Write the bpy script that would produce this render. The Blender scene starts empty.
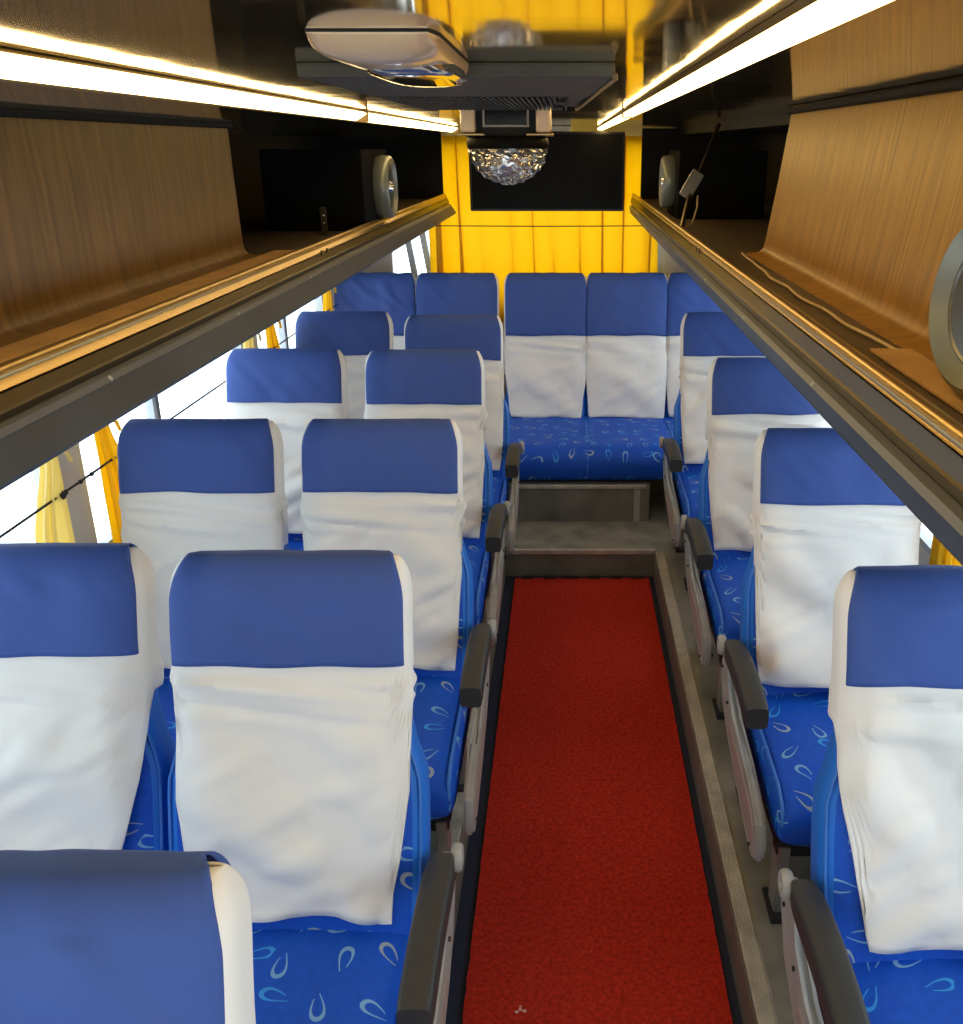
import bpy, bmesh, math, random
from mathutils import Vector, Matrix, noise
R = math.radians
random.seed(4)
C = bpy.context.scene.collection
H = 1.85                      # camera height above the aisle floor

# ------------------------------------------------------------------ materials
def new_mat(name):
    m = bpy.data.materials.new(name); m.use_nodes = True
    nt = m.node_tree
    return m, nt, nt.nodes['Principled BSDF']
def mat(name, col, rough=.5, metal=0., spec=.5, bump=0., bscale=200., var=0., vscale=8., coat=0., stretch=(1, 1, 1)):
    m, nt, b = new_mat(name)
    b.inputs['Base Color'].default_value = (*col, 1)
    b.inputs['Roughness'].default_value = rough
    b.inputs['Metallic'].default_value = metal
    b.inputs['Specular IOR Level'].default_value = spec
    b.inputs['Coat Weight'].default_value = coat
    tc = nt.nodes.new('ShaderNodeTexCoord')
    mp = nt.nodes.new('ShaderNodeMapping'); mp.inputs['Scale'].default_value = stretch
    nt.links.new(tc.outputs['Object'], mp.inputs['Vector'])
    if var:
        n = nt.nodes.new('ShaderNodeTexNoise'); n.inputs['Scale'].default_value = vscale
        n.inputs['Detail'].default_value = 6
        nt.links.new(mp.outputs[0], n.inputs['Vector'])
        r = nt.nodes.new('ShaderNodeValToRGB')
        r.color_ramp.elements[0].position = .3; r.color_ramp.elements[1].position = .7
        r.color_ramp.elements[0].color = (*[c * (1 - var) for c in col], 1)
        r.color_ramp.elements[1].color = (*[min(1, c * (1 + var)) for c in col], 1)
        nt.links.new(n.outputs[0], r.inputs[0]); nt.links.new(r.outputs[0], b.inputs['Base Color'])
    if bump:
        n = nt.nodes.new('ShaderNodeTexNoise'); n.inputs['Scale'].default_value = bscale
        n.inputs['Detail'].default_value = 4
        nt.links.new(mp.outputs[0], n.inputs['Vector'])
        bp = nt.nodes.new('ShaderNodeBump'); bp.inputs['Strength'].default_value = bump
        bp.inputs['Distance'].default_value = .004
        nt.links.new(n.outputs[0], bp.inputs['Height']); nt.links.new(bp.outputs[0], b.inputs['Normal'])
    return m
def emit(name, col, s):
    m, nt, b = new_mat(name)
    b.inputs['Base Color'].default_value = (*col, 1)
    b.inputs['Emission Color'].default_value = (*col, 1)
    b.inputs['Emission Strength'].default_value = s
    return m
def loop_fabric(name, base, amount):
    """blue moquette with scattered open loops, laid out by the UVs (metres)"""
    m, nt, b = new_mat(name); N = nt.nodes; L = nt.links
    def math_(op, a, c=None, clamp=False):
        n = N.new('ShaderNodeMath'); n.operation = op; n.use_clamp = clamp
        for i, v in enumerate((a, c)):
            if v is None: continue
            if isinstance(v, (int, float)): n.inputs[i].default_value = v
            else: L.new(v, n.inputs[i])
        return n.outputs[0]
    tc = N.new('ShaderNodeTexCoord')
    sc = N.new('ShaderNodeVectorMath'); sc.operation = 'MULTIPLY'; sc.inputs[1].default_value = (12., 12., 1)
    L.new(tc.outputs['UV'], sc.inputs[0])
    v = N.new('ShaderNodeTexVoronoi'); v.voronoi_dimensions = '2D'; v.inputs['Scale'].default_value = 1; v.inputs['Randomness'].default_value = .55
    L.new(sc.outputs[0], v.inputs['Vector'])
    d = N.new('ShaderNodeVectorMath'); d.operation = 'SUBTRACT'
    L.new(sc.outputs[0], d.inputs[0]); L.new(v.outputs['Position'], d.inputs[1])
    cs = N.new('ShaderNodeSeparateColor'); L.new(v.outputs['Color'], cs.inputs[0])
    ro = N.new('ShaderNodeVectorRotate'); ro.rotation_type = 'Z_AXIS'
    L.new(d.outputs[0], ro.inputs['Vector']); L.new(math_('MULTIPLY', cs.outputs[0], 6.28), ro.inputs['Angle'])
    xyz = N.new('ShaderNodeSeparateXYZ'); L.new(ro.outputs[0], xyz.inputs[0])
    x, y = xyz.outputs[0], xyz.outputs[1]
    ex = math_('DIVIDE', x, .36)
    wy = math_('MULTIPLY', math_('SUBTRACT', 1.25, ex), .085)
    ey = math_('DIVIDE', y, wy)
    e = math_('SQRT', math_('ADD', math_('POWER', math_('ABSOLUTE', ex), 2), math_('POWER', math_('ABSOLUTE', ey), 2)))
    ring = math_('LESS_THAN', math_('ABSOLUTE', math_('SUBTRACT', e, 1)), .15)
    gate = math_('MULTIPLY', ring, math_('GREATER_THAN', math_('ADD', math_('MULTIPLY', y, 3), math_('SUBTRACT', .22, ex)), -.35))
    gate = math_('MULTIPLY', gate, amount)
    r = N.new('ShaderNodeValToRGB'); r.color_ramp.interpolation = 'CONSTANT'
    r.color_ramp.elements[0].color = (.20, .42, .62, 1)
    r.color_ramp.elements[1].position = .38; r.color_ramp.elements[1].color = (.04, .32, .75, 1)
    q = r.color_ramp.elements.new(.7); q.color = (.33, .40, .40, 1)
    L.new(cs.outputs[1], r.inputs[0])
    n = N.new('ShaderNodeTexNoise'); n.inputs['Scale'].default_value = 60; L.new(tc.outputs['UV'], n.inputs['Vector'])
    bm_ = N.new('ShaderNodeMix'); bm_.data_type = 'RGBA'
    bm_.inputs['A'].default_value = (*[c * .8 for c in base], 1); bm_.inputs['B'].default_value = (*[c * 1.2 for c in base], 1)
    L.new(n.outputs[0], bm_.inputs['Factor'])
    mx = N.new('ShaderNodeMix'); mx.data_type = 'RGBA'
    L.new(gate, mx.inputs['Factor']); L.new(bm_.outputs['Result'], mx.inputs['A']); L.new(r.outputs[0], mx.inputs['B'])
    L.new(mx.outputs['Result'], b.inputs['Base Color'])
    b.inputs['Roughness'].default_value = .55
    b.inputs['Specular IOR Level'].default_value = .25
    return m
def translucent(name, col, amt=.6):
    m, nt, b = new_mat(name)
    b.inputs['Base Color'].default_value = (*col, 1); b.inputs['Roughness'].default_value = .8
    t = nt.nodes.new('ShaderNodeBsdfTranslucent'); t.inputs[0].default_value = (*col, 1)
    mx = nt.nodes.new('ShaderNodeMixShader'); mx.inputs[0].default_value = amt
    nt.links.new(b.outputs[0], mx.inputs[1]); nt.links.new(t.outputs[0], mx.inputs[2])
    nt.links.new(mx.outputs[0], nt.nodes['Material Output'].inputs[0])
    return m
def pane_glass(name, tint=(.95, .98, 1)):
    m, nt, b = new_mat(name)
    t = nt.nodes.new('ShaderNodeBsdfTransparent'); t.inputs[0].default_value = (*tint, 1)
    g = nt.nodes.new('ShaderNodeBsdfGlossy'); g.inputs['Roughness'].default_value = .02
    f = nt.nodes.new('ShaderNodeFresnel'); f.inputs[0].default_value = 1.45
    mx = nt.nodes.new('ShaderNodeMixShader')
    ge = nt.nodes.new('ShaderNodeNewGeometry'); mu = nt.nodes.new('ShaderNodeMath'); mu.operation = 'MULTIPLY'
    iv = nt.nodes.new('ShaderNodeMath'); iv.operation = 'SUBTRACT'; iv.inputs[0].default_value = 1
    nt.links.new(ge.outputs['Backfacing'], iv.inputs[1]); nt.links.new(f.outputs[0], mu.inputs[0]); nt.links.new(iv.outputs[0], mu.inputs[1])
    nt.links.new(mu.outputs[0], mx.inputs[0]); nt.links.new(t.outputs[0], mx.inputs[1]); nt.links.new(g.outputs[0], mx.inputs[2])
    nt.links.new(mx.outputs[0], nt.nodes['Material Output'].inputs[0])
    return m
def crystal(name):
    m, nt, b = new_mat(name)
    b.inputs['Base Color'].default_value = (.9, .92, .95, 1); b.inputs['Roughness'].default_value = .06
    b.inputs['Transmission Weight'].default_value = .92; b.inputs['IOR'].default_value = 1.5
    return m

M = dict(
    white=mat('white_cotton', (.82, .795, .745), .85, spec=.2, bump=.25, bscale=30),
    band=mat('blue_cotton', (.044, .090, .31), .7, spec=.3, bump=.2, bscale=40),
    loops=loop_fabric('loop_moquette', (.005, .078, .50), .85),
    plain=mat('plain_blue_vinyl', (.010, .15, .60), .5, spec=.4),
    pipe=mat('blue_piping', (.03, .16, .55), .5),
    black=mat('black_plastic', (.032, .032, .03), .5, spec=.45, bump=.1, bscale=300),
    frame=mat('grey_moulding', (.33, .32, .29), .45, var=.15, vscale=14),
    inset=mat('faded_inset', (.34, .25, .22), .6),
    chrome=mat('chrome', (.75, .75, .72), .15, 1.),
    steel=mat('leg_steel', (.33, .33, .30), .45, .6, var=.2),
    rubber=mat('black_rubber', (.01, .01, .01), .7),
    carpet=mat('red_carpet', (.43, .026, .014), .95, spec=.1, bump=1., bscale=260, var=.35, vscale=90),
    aisle=mat('dark_floor_vinyl', (.016, .021, .048), .75, spec=.25),
    deck=mat('grey_floor_sheet', (.19, .178, .14), .5, spec=.4, var=.35, vscale=9),
    riser=mat('dark_step_sheet', (.15, .14, .11), .55, var=.3, vscale=6),
    alu=mat('ribbed_aluminium', (.46, .42, .34), .45, .3, var=.25, vscale=20),
    ceil=None,
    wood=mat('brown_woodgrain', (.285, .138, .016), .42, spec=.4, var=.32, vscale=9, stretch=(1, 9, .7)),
    wooddark=mat('brown_woodgrain_darker', (.155, .082, .02), .42, spec=.4, var=.32, vscale=9, stretch=(1, 9, .7)),  # same woodgrain settings in a darker tone, used on the left board
    woodlip=mat('brown_board', (.46, .27, .10), .5, var=.2, vscale=10),
    shelf=mat('dark_shelf_board', (.075, .052, .03), .45, var=.3, vscale=14),
    gold=mat('gold_anodised_rail', (.42, .29, .12), .34, 1.),
    bronze=mat('dark_bronze_rail', (.075, .053, .024), .35, .8),
    fascia=mat('grey_rack_fascia', (.036, .046, .062), .5, spec=.4, var=.2, vscale=5),
    ledge=mat('pale_grey_ledge', (.12, .13, .142), .35, .3),
    pitch=mat('black_recess', (.008, .0075, .006), .7, spec=.2),
    wallp=mat('pale_wall_panel', (.55, .53, .48), .6),
    pillar=mat('grey_window_frame', (.42, .46, .50), .4, .3),
    darkfr=mat('dark_window_frame', (.06, .07, .08), .4, .3),
    yel=translucent('yellow_curtain', (.94, .67, .03), .57),
    paley=translucent('pale_yellow_curtain', (.93, .80, .36), .55),
    cordm=mat('black_cord', (.012, .012, .012), .6),
    glass=pane_glass('window_glass'),
    cream=mat('cream_plastic', (.74, .57, .37), .3, coat=.4),
    lens=crystal('clear_lens'),
    mirrorlens=mat('mirror_lens', (.75, .72, .62), .05, .9),
    vent=mat('dark_grey_panel', (.085, .088, .074), .6, spec=.2, var=.15),
    screen=mat('black_screen', (.005, .005, .005), .4, spec=.05),
    disp=mat('display_glass', (.01, .01, .01), .1),
    led=emit('led_diffuser', (1, .70, .30), 11.),
    ledr=emit('warm_led_diffuser', (1, .66, .24), 15.),
    spk=mat('black_speaker_cloth', (.005, .005, .005), .9, spec=.05),
    cone=mat('speaker_cone', (.10, .10, .085), .3, .6),
    spring=mat('olive_ring', (.16, .17, .14), .35, .3),
    wire=mat('tan_wire', (.45, .33, .16), .5),
    stain=mat('pink_stain', (.75, .35, .28), .9),
)
# the lacquered ceiling: a dark glossy sheet that mirrors the cabin
m, nt, b = new_mat('lacquered_ceiling')
b.inputs['Base Color'].default_value = (.60, .52, .33, 1); b.inputs['Metallic'].default_value = .93
b.inputs['Roughness'].default_value = .06
n = nt.nodes.new('ShaderNodeTexNoise'); n.inputs['Scale'].default_value = 2.2
tc = nt.nodes.new('ShaderNodeTexCoord'); nt.links.new(tc.outputs['Object'], n.inputs['Vector'])
bp = nt.nodes.new('ShaderNodeBump'); bp.inputs['Strength'].default_value = .12; bp.inputs['Distance'].default_value = .02
nt.links.new(n.outputs[0], bp.inputs['Height']); nt.links.new(bp.outputs[0], b.inputs['Normal'])
M['ceil'] = m

# ------------------------------------------------------------------ helpers
def add_box(bm, x0, x1, y0, y1, z0, z1):
    vs = [bm.verts.new((x, y, z)) for z in (z0, z1) for y in (y0, y1) for x in (x0, x1)]
    for f in ((0, 2, 3, 1), (4, 5, 7, 6), (0, 1, 5, 4), (2, 6, 7, 3), (0, 4, 6, 2), (1, 3, 7, 5)):
        bm.faces.new([vs[i] for i in f])
def bevel(bm, w, seg=2):
    bmesh.ops.bevel(bm, geom=bm.edges[:], offset=w, segments=seg, profile=.6, affect='EDGES', clamp_overlap=True)
def box_bm(x0, x1, y0, y1, z0, z1, bev=0, seg=2):
    bm = bmesh.new(); add_box(bm, x0, x1, y0, y1, z0, z1)
    if bev: bevel(bm, bev, seg)
    return bm
def add_tube(bm, pts, r, n=8):
    pts = [Vector(p) for p in pts]; rings = []
    up = Vector((0, 0, 1))
    for i, p in enumerate(pts):
        d = (pts[min(i + 1, len(pts) - 1)] - pts[max(i - 1, 0)]).normalized()
        a = d.cross(up)
        if a.length < 1e-3: a = d.cross(Vector((1, 0, 0)))
        a.normalize(); c = d.cross(a)
        rings.append([bm.verts.new(p + (a * math.cos(t) + c * math.sin(t)) * r) for t in [2 * math.pi * k / n for k in range(n)]])
    for A, B in zip(rings, rings[1:]):
        for k in range(n): bm.faces.new((A[k], A[(k + 1) % n], B[(k + 1) % n], B[k]))
    bm.faces.new(rings[0][::-1]); bm.faces.new(rings[-1])
def tube_bm(pts, r, n=8):
    bm = bmesh.new(); add_tube(bm, pts, r, n); return bm
def loft(rings, closed=True, caps=True, uv=None):
    """rings: list of equal-length point lists; uv(i,k) -> (u,v)"""
    bm = bmesh.new(); lay = bm.loops.layers.uv.new('UVMap')
    V = [[bm.verts.new(p) for p in r] for r in rings]; n = len(V[0])
    for i in range(len(V) - 1):
        for k in range(n if closed else n - 1):
            k2 = (k + 1) % n
            f = bm.faces.new((V[i][k], V[i][k2], V[i + 1][k2], V[i + 1][k])); f.smooth = True
            if uv:
                for lp, (a, c) in zip(f.loops, ((i, k), (i, k + 1), (i + 1, k + 1), (i + 1, k))): lp[lay].uv = uv(a, c)
    if caps:
        for r in (V[0][::-1], V[-1]):
            try: bm.faces.new(r)
            except ValueError: pass
    return bm
def extrude_profile(pts, y0, y1, closed=True):
    bm = bmesh.new()
    A = [bm.verts.new((x, y0, z)) for x, z in pts]; B = [bm.verts.new((x, y1, z)) for x, z in pts]
    n = len(pts)
    for k in range(n if closed else n - 1): bm.faces.new((A[k], A[(k + 1) % n], B[(k + 1) % n], B[k]))
    if closed: bm.faces.new(A[::-1]); bm.faces.new(B)
    return bm
def lathe(prof, n=40, axis='Z'):
    bm = bmesh.new(); V = []
    for r, z in prof:
        V.append([bm.verts.new((r * math.cos(2 * math.pi * k / n), r * math.sin(2 * math.pi * k / n), z)) for k in range(n)])
    for A, B in zip(V, V[1:]):
        for k in range(n): bm.faces.new((A[k], A[(k + 1) % n], B[(k + 1) % n], B[k])).smooth = True
    for r in (V[0][::-1], V[-1]): bm.faces.new(r)
    return bm
def obj(name, bm, m, parent=None, smooth=None, loc=None):
    bmesh.ops.recalc_face_normals(bm, faces=bm.faces[:])
    me = bpy.data.meshes.new(name); bm.to_mesh(me); bm.free()
    for x in (m if isinstance(m, (list, tuple)) else [m]): me.materials.append(x)
    if smooth is not None:
        me.polygons.foreach_set('use_smooth', [True] * len(me.polygons))
        me.set_sharp_from_angle(angle=R(smooth))
    o = bpy.data.objects.new(name, me); C.objects.link(o)
    if parent: o.parent = parent
    if loc: o.location = loc
    return o
def tag(o, label, cat, group=None):
    o['label'] = label; o['category'] = cat
    if group: o['group'] = group
    return o
def thing(name, label, cat, loc=(0, 0, 0), group=None):
    o = bpy.data.objects.new(name, None); C.objects.link(o); o.location = loc
    o.empty_display_size = .1
    return tag(o, label, cat, group)
def struct(name, bm, m, parent=None, smooth=None):
    o = obj(name, bm, m, parent, smooth)
    if not parent: o['kind'] = 'structure'
    return o
def solid(o, t):
    s = o.modifiers.new('thickness', 'SOLIDIFY'); s.thickness = t; s.offset = 1
    return o
def copy_tree(o, parent=None):
    c = o.copy(); C.objects.link(c)
    if parent: c.parent = parent
    for ch in [x for x in bpy.data.objects if x.parent == o]: copy_tree(ch, c)
    return c
def sstep(a, b, x):
    t = max(0, min(1, (x - a) / (b - a))); return t * t * (3 - 2 * t)
def flip(bm, sx):
    if sx < 0:
        for v in bm.verts: v.co.x = -v.co.x
    return bm

# ------------------------------------------------------------------ camera
F = 955.; TH = math.atan((512 - 146) / F)
cam = bpy.data.cameras.new('camera'); co = bpy.data.objects.new('camera', cam); C.objects.link(co)
co.location = (0, 0, H); co.rotation_euler = (math.pi / 2 - TH, 0, 0)
cam.sensor_fit = 'VERTICAL'; cam.sensor_height = 36; cam.lens = F / 1024 * 36
cam.shift_x = (481.5 - 567) / 1024; cam.clip_start = .02
bpy.context.scene.camera = co

# ------------------------------------------------------------------ room shell
XL, XR, YF, YB = -1.27, .99, -1.1, 5.62
DK = .13                                                     # platform height
AL, AR = -.285, .40                                          # aisle edges
ZC = H + .094                                                # ceiling
struct('floor', box_bm(AL, AR, YF, 4.0, -.04, 0), M['aisle'])
pl = struct('floor_platform_left', box_bm(XL, AL, YF, YB, -.04, DK), M['deck'])
pr = struct('floor_platform_right', box_bm(AR, XR, YF, YB, -.04, DK), M['deck'])
for side, s, x in (('right', 1, AR), ('left', -1, AL)):
    struct('trim_%d' % (1 if s > 0 else 2), flip(extrude_profile([(0 + s * x, -.0), (s * x, DK - .002), (s * x + .0, DK + .006)] +
        [(s * x + .003 + k * .0055 + (.0027 if j else 0), DK + (.008 if j == 0 else .0055)) for k in range(7) for j in (0, 1)] +
        [(s * x + .045, DK + .001), (s * x + .002, DK + .001), (s * x + .002, 0)], YF, 3.97), s), M['alu'])
    r = struct('baseboard_%s' % side, flip(box_bm(s * x - .004, s * x - .0005, YF, 3.97, .004, DK - .004), s), M['riser'])
st = struct('floor_rear_step', box_bm(AL, AR, 4.0, 4.36, -.04, DK - .001), M['riser'])
struct('floor_rear_tread', box_bm(AL, AR, 4.002, 4.36, DK - .001, DK + .002), M['deck'])
struct('trim_3', box_bm(AL, AR, 3.988, 4.004, DK - .016, DK + .007, .003), M['alu'])
struct('floor_rear_platform', box_bm(AL, AR, 4.36, YB, -.04, H - 1.535), M['riser'])
struct('trim_4', box_bm(AL + .02, AR - .02, 4.35, 4.364, H - 1.548, H - 1.53, .003), M['alu'])
struct('trim_5', box_bm(AR - .075, AR - .045, 4.352, 4.36, DK + .003, H - 1.55, .002), M['frame'])

# ceiling: a lacquered sheet that turns down at both sides
cz = lambda dz: H + dz
prof = [(-.90, .03), (-.84, .05), (-.76, .074), (-.68, .088), (-.60, .094), (.20, .094), (.40, .094), (.54, .092), (.60, .088)]
bm = bmesh.new(); NY = 30
rows = []
for j in range(NY + 1):
    y = YF + (YB - YF) * j / NY
    rows.append([bm.verts.new((x, y, cz(z))) for x, z in prof])
for A, B in zip(rows, rows[1:]):
    for k in range(len(prof) - 1): bm.faces.new((A[k], B[k], B[k + 1], A[k + 1])).smooth = True
struct('ceiling', bm, M['ceil'])
struct('ceiling_roof', box_bm(XL - .05, XR + .05, YF, YB + .05, cz(.10), cz(.14)), M['pitch'])
for sd, xa, xb in (('left', -.92, XL), ('right', .60, XR)):   # dark returns between the ceiling sheet and the side walls
    struct('ceiling_return_' + sd, box_bm(min(xa, xb), max(xa, xb), YF, YB, cz(.055), cz(.099)), M['pitch'])

WZ0, WZ1 = H - 1.05, H - .36                                 # window band
PIL = [-1.1, -1.02, .68, .82, 2.23, 2.37, 3.74, 3.90, 5.06, YB]
def side_wall(nm, x0, x1):
    bm = bmesh.new()
    add_box(bm, x0, x1, YF, YB, 0, WZ0)
    add_box(bm, x0, x1, YF, YB, WZ1, cz(.12))
    for a, c in zip(PIL[::2], PIL[1::2]): add_box(bm, x0, x1, a, c, WZ0, WZ1)
    return struct(nm, bm, M['wallp'])
side_wall('wall_left', XL - .05, XL); side_wall('wall_right', XR, XR + .05)
wn = 0
for s, x in ((-1, XL), (1, XR)):
    for a, c in zip(PIL[1::2], PIL[2::2]):
        wn += 1
        fr = bmesh.new(); t = .022
        xa, xb = sorted((x + s * .004, x + s * .03))
        add_box(fr, xa, xb, a, c, WZ0, WZ0 + t); add_box(fr, xa, xb, a, c, WZ1 - t, WZ1)
        add_box(fr, xa, xb, a, a + t, WZ0 + t, WZ1 - t); add_box(fr, xa, xb, c - t, c, WZ0 + t, WZ1 - t)
        my = a + (c - a) * .38
        add_box(fr, xa, xb, my - .028, my - .006, WZ0 + t, WZ1 - t)
        f = struct('window_%d' % wn, fr, M['pillar'])
        gk = struct('mullion', box_bm(xa, xb, my - .006, my + .016, WZ0 + t, WZ1 - t), M['darkfr'], f)
        p = struct('window_pane', box_bm(x + s * .015 - .002, x + s * .015 + .002, a + t, c - t, WZ0 + t, WZ1 - t), M['glass'], f)
# rear wall with its window
RX0, RX1, RZ0, RZ1 = -1.0, .545, H - .85, H + .03
bm = bmesh.new()
add_box(bm, XL - .05, XR + .05, YB, YB + .05, 0, RZ0); add_box(bm, XL - .05, XR + .05, YB, YB + .05, RZ1, cz(.12))
add_box(bm, XL - .05, RX0, YB, YB + .05, RZ0, RZ1); add_box(bm, RX1, XR + .05, YB, YB + .05, RZ0, RZ1)
struct('wall_rear', bm, M['wallp'])
fr = bmesh.new()
add_box(fr, RX0, RX1, YB, YB + .03, RZ0, RZ0 + .03); add_box(fr, RX0, RX1, YB, YB + .03, RZ1 - .03, RZ1)
add_box(fr, RX1 - .03, RX1, YB, YB + .03, RZ0 + .03, RZ1 - .03)
for dx in (0, .09):
    vs = []
    for y in (YB + .002, YB + .028):
        for (px, pz) in ((RX0 + dx + .0, RZ1 - .03), (RX0 + dx + .035, RZ1 - .03), (RX0 + dx + .16, RZ0 + .03), (RX0 + dx + .125, RZ0 + .03)):
            vs.append(fr.verts.new((px, y, pz)))
    for q in ((0, 1, 2, 3), (7, 6, 5, 4), (0, 4, 5, 1), (1, 5, 6, 2), (2, 6, 7, 3), (3, 7, 4, 0)): fr.faces.new([vs[i] for i in q])
f = struct('window_rear', fr, M['pillar'])
struct('window_pane', box_bm(RX0, RX1 - .03, YB + .012, YB + .016, RZ0 + .03, RZ1 - .03), M['glass'], f)
# front end: dash wall under an open windscreen
bm = bmesh.new()
add_box(bm, XL - .05, XR + .05, YF - .05, YF, 0, H - 1.0); add_box(bm, XL - .05, XR + .05, YF - .05, YF, H - .02, cz(.12))
struct('wall_front', bm, M['wallp'])
wf = bmesh.new()
for xa in (XL - .03, XR): add_box(wf, xa, xa + .03, YF - .04, YF - .01, H - 1.0, H - .02)
f = struct('window_front', wf, M['darkfr'])
struct('window_pane', box_bm(XL, XR, YF - .027, YF - .023, H - 1.0, H - .02), M['glass'], f)

# ------------------------------------------------------------------ seats
LB = .715                                                    # backrest length along its slope
class Shape:
    def __init__(s, a0=.202, rec=.29, y0=-.285, z0=.365, L=LB, head=.02, wing=0.):
        s.wing = wing; s.a0, s.L, s.y0, s.z0, s.head = a0, L, y0, z0, head
        d = Vector((0, rec, 1)).normalized(); s.d = d; s.n = Vector((0, -d.z, d.y))
    def at(s, th, t, off=0):
        """th: angle round the section, 0 = front centre, +-pi/2 = the sides; t along the slope"""
        u = max(0, (t - (s.L - .07)) / .07); u = min(u, 1)
        k = math.sqrt(max(1 - u ** 2.2, .0006))
        a = s.a0 * (1 - .015 * sstep(.32, .6, t)) * (1 - .10 * u ** 3) + off + s.wing * (1 - sstep(.30, .425, t)) * (.82 + .18 * sstep(0, .2, t))
        b = (.062 - .008 * sstep(.1, .5, t)) * k + off
        e = 2 / 4.4
        cx, cy = math.sin(th), math.cos(th)
        x = a * math.copysign(abs(cx) ** e, cx); f = b * math.copysign(abs(cy) ** e, cy)
        base = Vector((0, s.y0, s.z0)) - s.n * .062 + s.d * (t + off * (u if u > 0 else 0))
        base += Vector((0, -s.head * sstep(.36, .58, t), 0))
        return base + s.n * f + Vector((x, 0, 0))
SH = Shape(); SW = Shape(wing=.031)
def th_list(n):   # denser samples along the flat faces
    out = []
    e = 2 / 4.4
    for k in range(n): out.append(-math.pi + 2 * math.pi * (k + .5) / n)
    out = []
    # even spacing along the section's perimeter
    q1 = sorted({math.asin((k / 400) ** (1 / e)) for k in range(340)} | {math.acos((k / 400) ** (1 / e)) for k in range(340)})
    q2 = q1 + [math.pi - t for t in q1[::-1]][1:]
    al = [-t for t in q2[::-1]] + q2[1:]
    P = []; acc = [0]
    for t in al:
        cx, cy = math.sin(t), math.cos(t)
        P.append((t, .202 * math.copysign(abs(cx) ** e, cx), .06 * math.copysign(abs(cy) ** e, cy)))
    for i in range(len(al) - 1): acc.append(acc[-1] + math.hypot(P[i + 1][1] - P[i][1], P[i + 1][2] - P[i][2]))
    j = 0
    for k in range(n):
        w = acc[-1] * k / n
        while acc[j + 1] < w: j += 1
        out.append((P[j][0], acc[j] - acc[-1] / 2))
    return out
THS = th_list(120)
def back_bm(sh):
    ts = [i * (sh.L - .07) / 12 for i in range(13)] + [sh.L - .07 + .07 * math.sin(math.pi / 2 * i / 7) for i in range(1, 8)]
    rings = [[sh.at(th, t) for th, p in THS] for t in ts]
    uv = lambda i, k: (((k) * 1.13 / 120) + 3.3, ts[i])
    bm = loft(rings, uv=uv)
    bm.normal_update()
    bmesh.ops.recalc_face_normals(bm, faces=bm.faces[:]); bm.normal_update()
    for f in bm.faces:
        if abs(f.normal.x) > .4 or f.normal.y > .3: f.material_index = 1
    return bm
def back_piping(sh):
    return [tube_bm([sh.at(s * 1.12, t, .002) for t in [.02 + i * (sh.L - .12) / 16 for i in range(17)]], .004, 6) for s in (-1, 1)]
def cover_bm(sh, seed, flap, hem, side_hem, band_hem, soft=1.):
    """white slip cover: hood over the head, long flap down the front"""
    rnd = random.Random(seed); ox = rnd.uniform(0, 50)
    M_ = 64; cols = []
    e1 = flap + rnd.uniform(-.006, .006); e2 = flap + rnd.uniform(-.006, .006)
    for th, p in THS:
        ap = abs(p); fl = e1 if p < 0 else e2
        lo = hem + .008 * noise.noise(Vector((p * 9, ox, 0))) - .012 * sstep(.0, .2, p) * rnd.choice((1,))
        if ap < fl: h = lo
        elif ap < fl + max(.022, .225 - fl): h = lo + (side_hem - lo) * ((ap - fl) / max(.022, .225 - fl)) ** .85
        else: h = side_hem
        col = []
        for j in range(M_ + 1):
            q = j / M_
            t = sh.L * math.sin(math.pi / 2 * 1) if j == 0 else sh.L - (sh.L - h) * q ** 1.35
            off = .0055 + .003 * sstep(.09, .0, abs(abs(p) - .21 - .0)) * sstep(side_hem - .02, side_hem + .1, t)
            low = sstep(side_hem + .06, side_hem - .12, t) * sstep(.05, .5, math.cos(th)) * (1 - .75 * sstep(.12, .2, ap))
            wob = noise.noise(Vector((p * 7 + t * 5 + ox, t * 5, ox))) * .036 * low
            wob += abs(noise.noise(Vector((p * 11 - t * 13, t * 9 + ox, 2.)))) * .026 * low
            fold = (1 - .6 * sstep(.15, .22, ap)) * sstep(band_hem - .13, band_hem - .07, t) * (1 - sstep(band_hem - .03, band_hem, t))
            wob += (noise.noise(Vector((p * 2.5 + ox, t * 42 + p * 5, 5.))) + .2) * .026 * fold
            wob += noise.noise(Vector((p * 16 + ox, t * 22, 9.))) * .0025
            wob *= soft
            wob *= 1 - .85 * sstep(band_hem - .03, band_hem - .004, t)
            pt = sh.at(th, t, off + max(wob + .002 * low, -.004))
            if math.cos(th) > 0 and t < .47:                     # the flap hangs flat across the wider lower back
                z_ = min(1, abs(pt.x) / (sh.a0 + .012)); a_w = sh.a0 + .031
                dS = (1 - z_ ** 4.4) ** (1 / 4.4); dW = (1 - min(1, abs(pt.x) / a_w) ** 4.4) ** (1 / 4.4)
                pt += sh.n * (max(0, dW - dS) * .06 + .002) * sstep(.47, .42, t)
            col.append(pt)
        cols.append(col)
    rings = [[cols[k][j] for k in range(len(cols))] for j in range(M_ + 1)]
    return loft(rings, caps=False, uv=lambda i, k: (k / 120, i / M_))
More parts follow.
